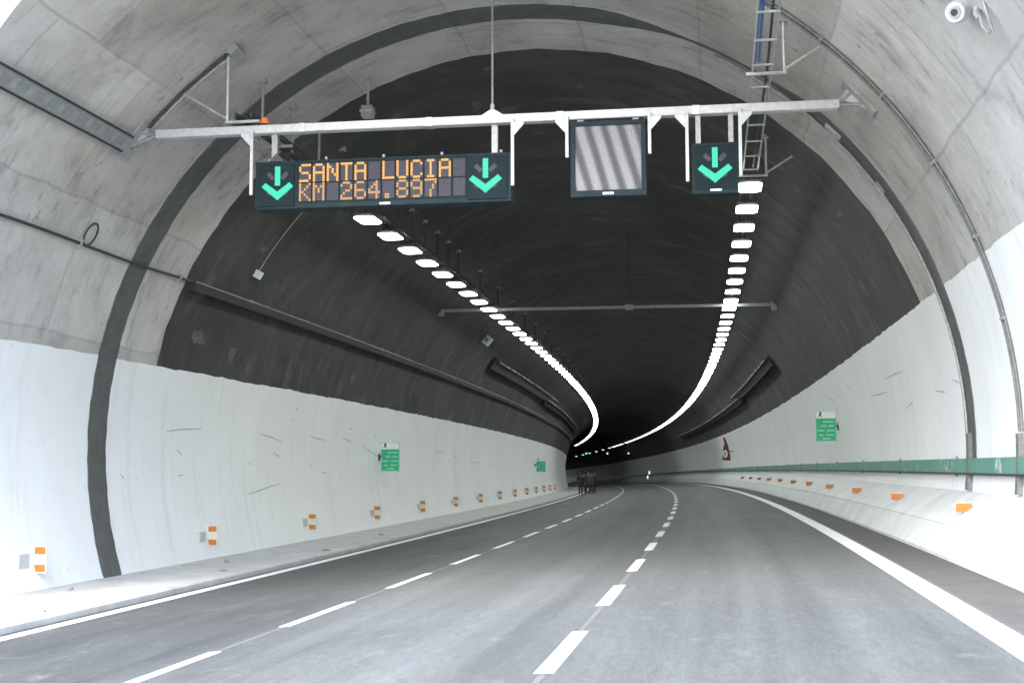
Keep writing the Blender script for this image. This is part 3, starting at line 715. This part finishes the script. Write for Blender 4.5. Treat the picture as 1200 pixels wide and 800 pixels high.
MB().tube([nin*0.10+ax*0.148, nin*0.10+ax*0.165], 0.068, 16).build('lens_ring', 'grey_box', cc)
MB().tube([nin*0.10+ax*0.163, nin*0.10+ax*0.172], 0.04, 14).build('lens', 'black_plastic', cc)
hc = thing('hanging_cable', 'loose grey cable loop hanging from the lining beside the white camera', 'cable', rot=False, loc=CP(14.4, 33.2, 0.0))
o0 = hc.location.copy()
lp = [CP(14.5, 34.3, 0.0), CP(14.45, 33.9, 0.07), CP(14.42, 33.0, 0.12), CP(14.36, 32.2, 0.13), CP(14.30, 32.1, 0.11), CP(14.28, 32.8, 0.08), CP(14.27, 33.8, 0.04), CP(14.27, 34.6, 0.0)]
MB().tube(lp, 0.018).build('cable', 'grey_pipe', hc, o0)
MB().tube([CP(14.55, 34.6, 0), CP(14.52, 34.2, 0.06), CP(14.48, 33.8, 0.08)], 0.045, r1=0.025).build('gland', 'grey_box', hc, o0)

# far cross beam
fg = thing('cross_beam', 'thin pale cross beam spanning the dark vault beyond the signs', 'beam', 46.9, 0, 0)
MB().box(-9.9, 2.1, -0.05, 0.05, 7.29, 7.39).build('beam', 'grey_pipe', fg)
MB().box(-3.15, -2.85, -0.08, 0.08, 7.24, 7.44).build('coupling', 'grey_box', fg)
MB().tube([(-3.0, 0, 7.4), (-3.0, 0, CZ+RAD)], 0.012).build('suspension_rod', 'tray_shaded', fg)
for s0, s1 in ((-10.05, -9.88), (2.08, 2.28)): MB().box(s0, s1, -0.15, 0.15, 7.15, 7.53).build('end_shoe', 'grey_box', fg)
wb = thing('wall_box', 'small white device box on the dark vault beneath the lamp row', 'device', rot=False, loc=CP(57.4, 138.6, 0)); o0 = wb.location.copy()
pbox(57.1, 57.5, 137.2, 140.2, 0.0, 0.30, nt=1, na=2).build('box', 'sign_white', wb, o0)
pbox(57.05, 57.1, 138.0, 139.3, 0.05, 0.2, nt=1, na=1).build('front', 'grey_box', wb, o0)
# side trays with bright pipe lengths, both flanks
def side_tray(a0, a1, t0, t1, label, sgn):
    r = thing('side_tray', label, 'cable tray', rot=False, loc=CP(t0, a0, 0)); o = r.location.copy()
    pbox(t0, t1, a0, a1, 0.12, 0.17).build('base', 'dark_cable', r, o)
    pbox(t0, t1, a0 if sgn > 0 else a1-0.25, a0+0.25 if sgn > 0 else a1, 0.17, 0.30).build('side_rail', 'dark_cable', r, o)
    pbox(t0, t1, a1-0.25 if sgn > 0 else a0, a1 if sgn > 0 else a0+0.25, 0.17, 0.30).build('side_rail', 'dark_cable', r, o)
    t = t0+0.6
    while t < t1-1.5:
        l = rnd.uniform(1.2, 2.0)
        MB().tube([CP(t, a0 if sgn > 0 else a1, 0.34), CP(t+l, a0 if sgn > 0 else a1, 0.34)], 0.035, 6).build('pipe_length', 'galvanised_steel', r, o)
        t += l + rnd.uniform(0.7, 1.3)
    t = t0+0.3
    while t < t1:
        pbox(t, t+0.07, a0-0.6, a1+0.6, 0.0, 0.12, nt=1).build('bracket', 'tray_shaded', r, o); t += 5.5
side_tray(142.6, 146.4, 62.5, 99.5, 'upper dark cable tray with shiny pipe lengths above the walkway wall', 1)
side_tray(145.2, 148.2, 92.0, 165.0, 'lower dark cable tray starting beneath the shiny pipes above the walkway wall', 1)
side_tray(31.2, 34.4, 59.5, 92.0, 'upper dark cable tray with shiny pipe lengths above the green strip wall', -1)
side_tray(29.3, 32.0, 86.0, 170.0, 'lower dark cable tray beneath the shiny pipes above the green strip wall', -1)

# ------------------------------------------------------------------ wall furniture: markers, exit signs, red sign
def left_marker(t, label, grp):
    z = 0.0; a = 180 + math.degrees(math.asin((CZ-z)/RAD)); sw = CS - RAD*math.cos(R_(a-180))
    r = thing('reflector_post', label, 'reflector', t, sw, z-0.20, grp)
    MB().box(-0.10, 0.05, -0.62, -0.28, 0.08, 0.32).build('wall_box', 'pale_box', r, bevel=0.008)
    pl = MB().box(-0.06, 0.245, -0.085, -0.062, -0.02, 0.44).build('plate', 'cream_plate', r)
    for zz in (0.30, 0.0): MB().box(0.03, 0.225, -0.10, -0.084, zz, zz+0.12).build('reflector', 'orange_reflector', pl, bevel=0.006)
    return r
mk = left_marker(20.8, 'orange two-reflector plate between the tunnel mouth and the dark joint band', 'reflector plates along the walkway wall')
for i in range(1, 14):
    o = copy_tree(mk); t = 20.9+7.65*i; o['label'] = {1: 'orange two-reflector plate on the white wall next past the dark joint band', 3: 'orange two-reflector plate on the white wall just before the green exit sign'}.get(i, 'orange two-reflector marker plate further along the white walkway wall'); o.location = W(t, CS-RAD*math.cos(math.asin((CZ)/RAD)), -0.20); o.rotation_euler = (0, 0, -psi(t))
def right_marker(t, label, grp):
    r = thing('barrier_reflector', label, 'reflector', t, 3.66, 0.83, grp)
    MB().box(-0.13, 0.13, -0.03, 0.05, 0.0, 0.15).build('base', 'cream_plate', r, bevel=0.01)
    MB().box(-0.12, 0.12, -0.042, -0.028, 0.008, 0.142).build('reflector', 'orange_reflector', r)
    MB().box(-0.02, 0.02, 0.0, 0.04, -0.06, 0.01).build('foot', 'grey_box', r)
    return r
rk = right_marker(21.4, 'orange reflector block on the barrier between the two grey conduit covers', 'reflector blocks along the barrier')
for i in range(1, 11):
    o = copy_tree(rk); t = 21.4+7.5*i; o['label'] = 'orange reflector block further along the white sloped barrier beneath the green strip'; o.location = W(t, 3.66, 0.83); o.rotation_euler = (0, 0, -psi(t))
def exit_sign(t, s0, s1, z0, label, side):
    r = thing('exit_sign', label, 'sign', t, (s0+s1)/2, z0, 'green exit distance signs')
    w = s1-s0; h = 1.03
    bd = MB().box(-w/2, w/2, -0.02, 0.02, 0, h).build('board', 'sign_mint', r, bevel=0.006)
    MB().box(-w/2+.02, w/2-.02, -0.026, -0.018, 0.03, h*0.755).build('green_field', 'sign_green', bd)
    MB().box(-w/2+.02, w/2-.02, -0.026, -0.018, h*0.775, h-.02).build('white_header', 'sign_white', bd)
    # running figure: plain pictogram strokes
    m = MB(); cx, cz = -w*0.26, h*0.885
    m.prism([(cx+.045*math.cos(2*math.pi*i/8), cz+.055+.035*math.sin(2*math.pi*i/8)) for i in range(8)], -0.031, -0.024)
    bar2(m, (cx, cz+.03), (cx-.02, cz-.03), .06, -.031, -.024); bar2(m, (cx-.02, cz-.02), (cx+.05, cz-.07), .03, -.031, -.024); bar2(m, (cx-.02, cz-.02), (cx-.07, cz-.06), .03, -.031, -.024)
    m.build('pictogram', 'black_plastic', bd)
    for k_, (zz, a, b) in enumerate(((.64, -.10, .26), (.50, -.16, .02), (.50, .08, .26), (.34, -.30, -.06), (.34, .02, .30), (.19, -.22, -.10), (.19, .0, .26), (.07, -.12, .14))):
        MB().box(a, b, -0.031, -0.025, zz, zz+.055).build('text_bar', 'sign_mint', bd)
    e = -w/2 if side < 0 else w/2
    MB().tube([(e, 0.0, 0.52), (e+0.09*side, 0.0, 0.50)], 0.03, 8).build('arm', 'black_plastic', r)
    MB().box(min(e+.05*side, e+.13*side), max(e+.05*side, e+.13*side), -.06, .06, .38, .62).build('wall_plate', 'black_plastic', r)
exit_sign(45.4, -11.84, -11.17, 1.42, 'green exit sign with white header on the walkway wall below the cable tray', -1)
exit_sign(98.0, -11.62, -10.92, 1.36, 'small far green exit sign on the walkway wall near the standing people', -1)
exit_sign(45.4, 3.40, 4.08, 2.41, 'green exit sign with white header on the wall above the green strip', 1)
rs = thing('red_sign', 'red panel sign with a white emblem on the wall above the green strip', 'sign', 113, 3.6, 2.3); rs.scale = (0.8, 0.8, 0.8)
MB().prism([(-0.42, 0.05), (0.42, 0.0), (0.46, 0.4), (0.22, 1.6), (-0.10, 2.45), (-0.32, 2.5), (-0.16, 1.75), (-0.30, 1.5)], -0.02, 0.08).build('panel', 'sign_red', rs); rp = rs.children[0]
m = MB(); m.prism([(-0.10+.24*math.cos(2*math.pi*i/16), 0.72+.42*math.sin(2*math.pi*i/16)) for i in range(16)], -0.03, -0.015); m.build('white_disc', 'sign_white', rp)
m = MB(); bar2(m, (-.12, .45), (-.12, .98), .09, -.036, -.028); bar2(m, (-.25, .6), (.02, .85), .07, -.036, -.028); m.build('emblem', 'sign_red', rp)
MB().tube([(0.2, 0.05, 1.0), (0.75, 0.05, 1.0)], 0.05, 8).build('arm', 'dark_cable', rs)
# small white emergency signs far along the outer wall
for (t, s, z, w, h, lb) in ((222, 3.0, 1.5, .36, .62, 'tall small white lit sign far along the green strip wall'), (228, 3.3, 0.75, .36, .62, 'low small white lit sign far along the green strip wall')):
    e = thing('lit_sign', lb, 'sign', t, s, z)
    MB().box(-w/2, w/2, -.05, .05, 0, h).build('case', 'grey_box', e); MB().box(-w/2+.06, w/2-.06, -.06, -.045, .06, h-.06).build('lit_face', 'led_white', e)
    MB().box(w/2-.02, w/2+.9, -.03, .03, h*.4, h*.5).build('arm', 'grey_pipe', e)
# distant gantry with three signals
dg = thing('far_gantry', 'thin distant gantry beam under the dark vault', 'gantry', 236, 0, 0)
MB().box(-10.3, 2.4, -.08, .08, 7.12, 7.26).build('beam', 'dark_cable', dg)
for s in (-6.9, -3.1, 0.7): MB().box(s-.05, s+.05, -.12, -.08, 5.8, 7.13).build('hanger', 'dark_cable', dg)
for s, mt, lb in ((-6.9, 'led_green', 'tiny distant signal glowing green beneath the far gantry'), (-3.1, 'led_white', 'tiny distant signal glowing white at the middle of the far gantry'), (0.7, 'led_white', 'tiny distant signal glowing white at the far gantry end by the lamp row')):
    e = thing('far_signal', lb, 'signal', 236, s, 4.95)
    MB().box(-.4, .4, -.06, .12, 0, .9).build('housing', 'sign_housing', e); MB().prism([(.15*math.cos(2*math.pi*i/12), .45+.15*math.sin(2*math.pi*i/12)) for i in range(12)], -.08, -.055).build('lens', mt, e)

# ------------------------------------------------------------------ scuffs on the white walls (child pieces of the tunnel)
def scuff(t0, a0, t1, a1, w=0.03):
    m = MB(); n = 6; P0 = []; P1 = []
    for i in range(n+1):
        f = i/n; t = t0+(t1-t0)*f; a = a0+(a1-a0)*f + 0.06*math.sin(7*f+t0); ww = w*(0.35+0.65*math.sin(math.pi*min(1, max(0, f*0.9+.08))))
        da = math.degrees(ww/RAD)/2; P0.append(CP(t, a-da, .010)); P1.append(CP(t, a+da, .010))
    for i in range(n): m.quad(P0[i], P0[i+1], P1[i+1], P1[i])
    m.build('scuff_mark', 'scuff_grey', tun)
for q in ((26.6, 177.6, 28.6, 176.8), (32.6, 176.9, 34.4, 178.2), (36.9, 176.6, 38.6, 177.5), (40.5, 176.6, 41.7, 177.3), (31.5, 188.0, 34.2, 186.3), (27.2, 180.5, 27.5, 181.2),
          (24.4, 184, 24.6, 185), (33.8, 180.8, 34.3, 181), (37, 182.3, 37.2, 182.9), (43, 178, 46, 181.2), (56, 178, 58, 178.6), (60, 177, 60.3, 178), (66, 181, 69, 181.2),
          (33, 9.8, 36, 10.2), (25.5, 6.6, 26.6, 7.4), (23.9, 7.0, 24.6, 8.0), (29.5, 6.8, 30.7, 6.0), (40, 13, 41, 15), (43, 12, 44, 14.5), (45, 12.5, 47, 14.6), (30, 12, 33, 12.1)):
    scuff(*q)
for i in range(26):
    t = rnd.uniform(27, 90); a = rnd.uniform(171, 188); d = rnd.uniform(-.5, .5)
    scuff(t, a, t+rnd.uniform(.1, .5), a+d, rnd.uniform(.015, .035))

for (t, s_, l) in ((17.3, -9.75, .16), (24.6, -9.85, .12), (31.0, -9.7, .2), (38.5, -10.1, .15), (27.0, -10.6, .1), (20.6, -10.9, .09)):
    m = MB(); m.prism([(-.03, 0), (.04, 0), (.05, .02), (.0, .045), (-.035, .03)], 0, l)
    d = tag(m.build('litter', 'duct_grey'), 'small grey scrap of debris lying on the pale walkway', 'debris', 'scraps on the walkway'); place(d, t, s_, -0.482); d.rotation_euler.z += t
# ------------------------------------------------------------------ people far down the tunnel
def person(t, s, turn, h, mats, label, stride=0.10, arm=0.08):
    root = thing('person', label, 'person', t, s, rz(s), 'people standing on the roadway'); root.rotation_euler.z += turn
    k_ = h/1.76
    V = {'pel': (0, 0, .95), 'wai': (0, 0, 1.12), 'che': (0, .01, 1.34), 'nec': (0, .01, 1.50), 'hd0': (0, -.01, 1.58), 'hd1': (0, -.02, 1.67), 'hd2': (0, 0, 1.74)}
    rad = {'pel': (.165, .12), 'wai': (.145, .105), 'che': (.19, .12), 'nec': (.06, .06), 'hd0': (.07, .085), 'hd1': (.078, .098), 'hd2': (.055, .07)}
    E_ = [('pel', 'wai'), ('wai', 'che'), ('che', 'nec'), ('nec', 'hd0'), ('hd0', 'hd1'), ('hd1', 'hd2')]
    for sd_, sg in (('l', -1), ('r', 1)):
        st_ = stride*sg
        V.update({sd_+'hip': (.10*sg, 0, .90), sd_+'kne': (.11*sg, st_*.6-.03, .49), sd_+'ank': (.12*sg, st_, .085), sd_+'toe': (.14*sg, st_-.17, .04),
                  sd_+'sho': (.20*sg, .01, 1.42), sd_+'elb': (.27*sg, .03, 1.14), sd_+'wri': (.25*sg, -arm, .89), sd_+'han': (.245*sg, -arm-.04, .79)})
        rad.update({sd_+'hip': (.10, .10), sd_+'kne': (.062, .065), sd_+'ank': (.045, .05), sd_+'toe': (.045, .032), sd_+'sho': (.07, .07), sd_+'elb': (.048, .048), sd_+'wri': (.034, .034), sd_+'han': (.03, .042)})
        E_ += [('pel', sd_+'hip'), (sd_+'hip', sd_+'kne'), (sd_+'kne', sd_+'ank'), (sd_+'ank', sd_+'toe'), ('che', sd_+'sho'), (sd_+'sho', sd_+'elb'), (sd_+'elb', sd_+'wri'), (sd_+'wri', sd_+'han')]
    ks = list(V); me = bpy.data.meshes.new('body'); me.from_pydata([Vector(V[q])*k_ for q in ks], [(ks.index(a), ks.index(b)) for a, b in E_], [])
    ob = bpy.data.objects.new('body', me); COL.objects.link(ob)
    md = ob.modifiers.new('skin', 'SKIN'); md.use_smooth_shade = True
    for i, q in enumerate(ks):
        me.skin_vertices[0].data[i].radius = (rad[q][0]*k_, rad[q][1]*k_); me.skin_vertices[0].data[i].use_root = (q == 'pel')
    ob.modifiers.new('sub', 'SUBSURF').levels = 1
    dg_ = bpy.context.evaluated_depsgraph_get(); m2 = bpy.data.meshes.new_from_object(ob.evaluated_get(dg_)); bpy.data.objects.remove(ob)
    m2.name = 'body'; m2.materials.clear()
    for x in mats: m2.materials.append(M[x])
    for p in m2.polygons:
        c = p.center/k_; p.use_smooth = True
        p.material_index = 2 if (c.z > 1.505 or (c.z < .86 and abs(c.x) > .20)) else (0 if c.z > .93 or (abs(c.x) > .19 and c.z > .8) else (3 if c.z < .10 else 1))
    b = bpy.data.objects.new('body', m2); COL.objects.link(b); b.parent = root
    hm = MB(); P = []
    for i in range(6):
        ph = math.pi/2*i/5
        P.append([(.088*k_*math.cos(ph)*math.cos(2*math.pi*j/12), (.015+.105*math.cos(ph)*math.sin(2*math.pi*j/12))*k_, (1.66+.125*math.sin(ph))*k_) for j in range(12)])
    for i in range(5):
        for j in range(12): hm.quad(P[i][j], P[i][(j+1) % 12], P[i+1][(j+1) % 12], P[i+1][j])
    hm.smooth = True; hm.build('hair', mats[4], root)
    for sg in (-1, 1): MB().box(sg*.03-.012, sg*.03+.012, -.118, -.10, 1.655, 1.672, fn=lambda x, y, z: (x*k_, y*k_, z*k_)).build('eye', 'black_plastic', root)
    MB().prism([(-.014, 1.615), (.014, 1.615), (.006, 1.655), (-.006, 1.655)], -.13*k_, -.10*k_).build('nose', 'skin', root)
person(107.5, -8.72, 0.3, 1.80, ['cloth_black', 'cloth_black', 'skin', 'black_plastic', 'black_plastic'], 'person in black coat standing closest to the walkway kerb', .05)
person(111.0, -8.62, 2.6, 1.76, ['cloth_black', 'cloth_navy', 'skin', 'black_plastic', 'cloth_black'], 'person in dark coat and navy trousers standing in the middle of the group', .09)
person(107.8, -8.12, -0.4, 1.78, ['cloth_grey', 'cloth_navy', 'skin', 'black_plastic', 'black_plastic'], 'person in grey jacket and navy trousers beside the group in black', .07)
person(110.0, -7.98, 3.0, 1.74, ['cloth_grey', 'cloth_black', 'skin', 'black_plastic', 'black_plastic'], 'person in grey jacket and black trousers seen from behind', .06)
person(113.0, -7.75, 0.8, 1.80, ['cloth_navy', 'cloth_black', 'skin', 'black_plastic', 'black_plastic'], 'person in navy jacket standing at the end of the group by the lane dashes', .12)
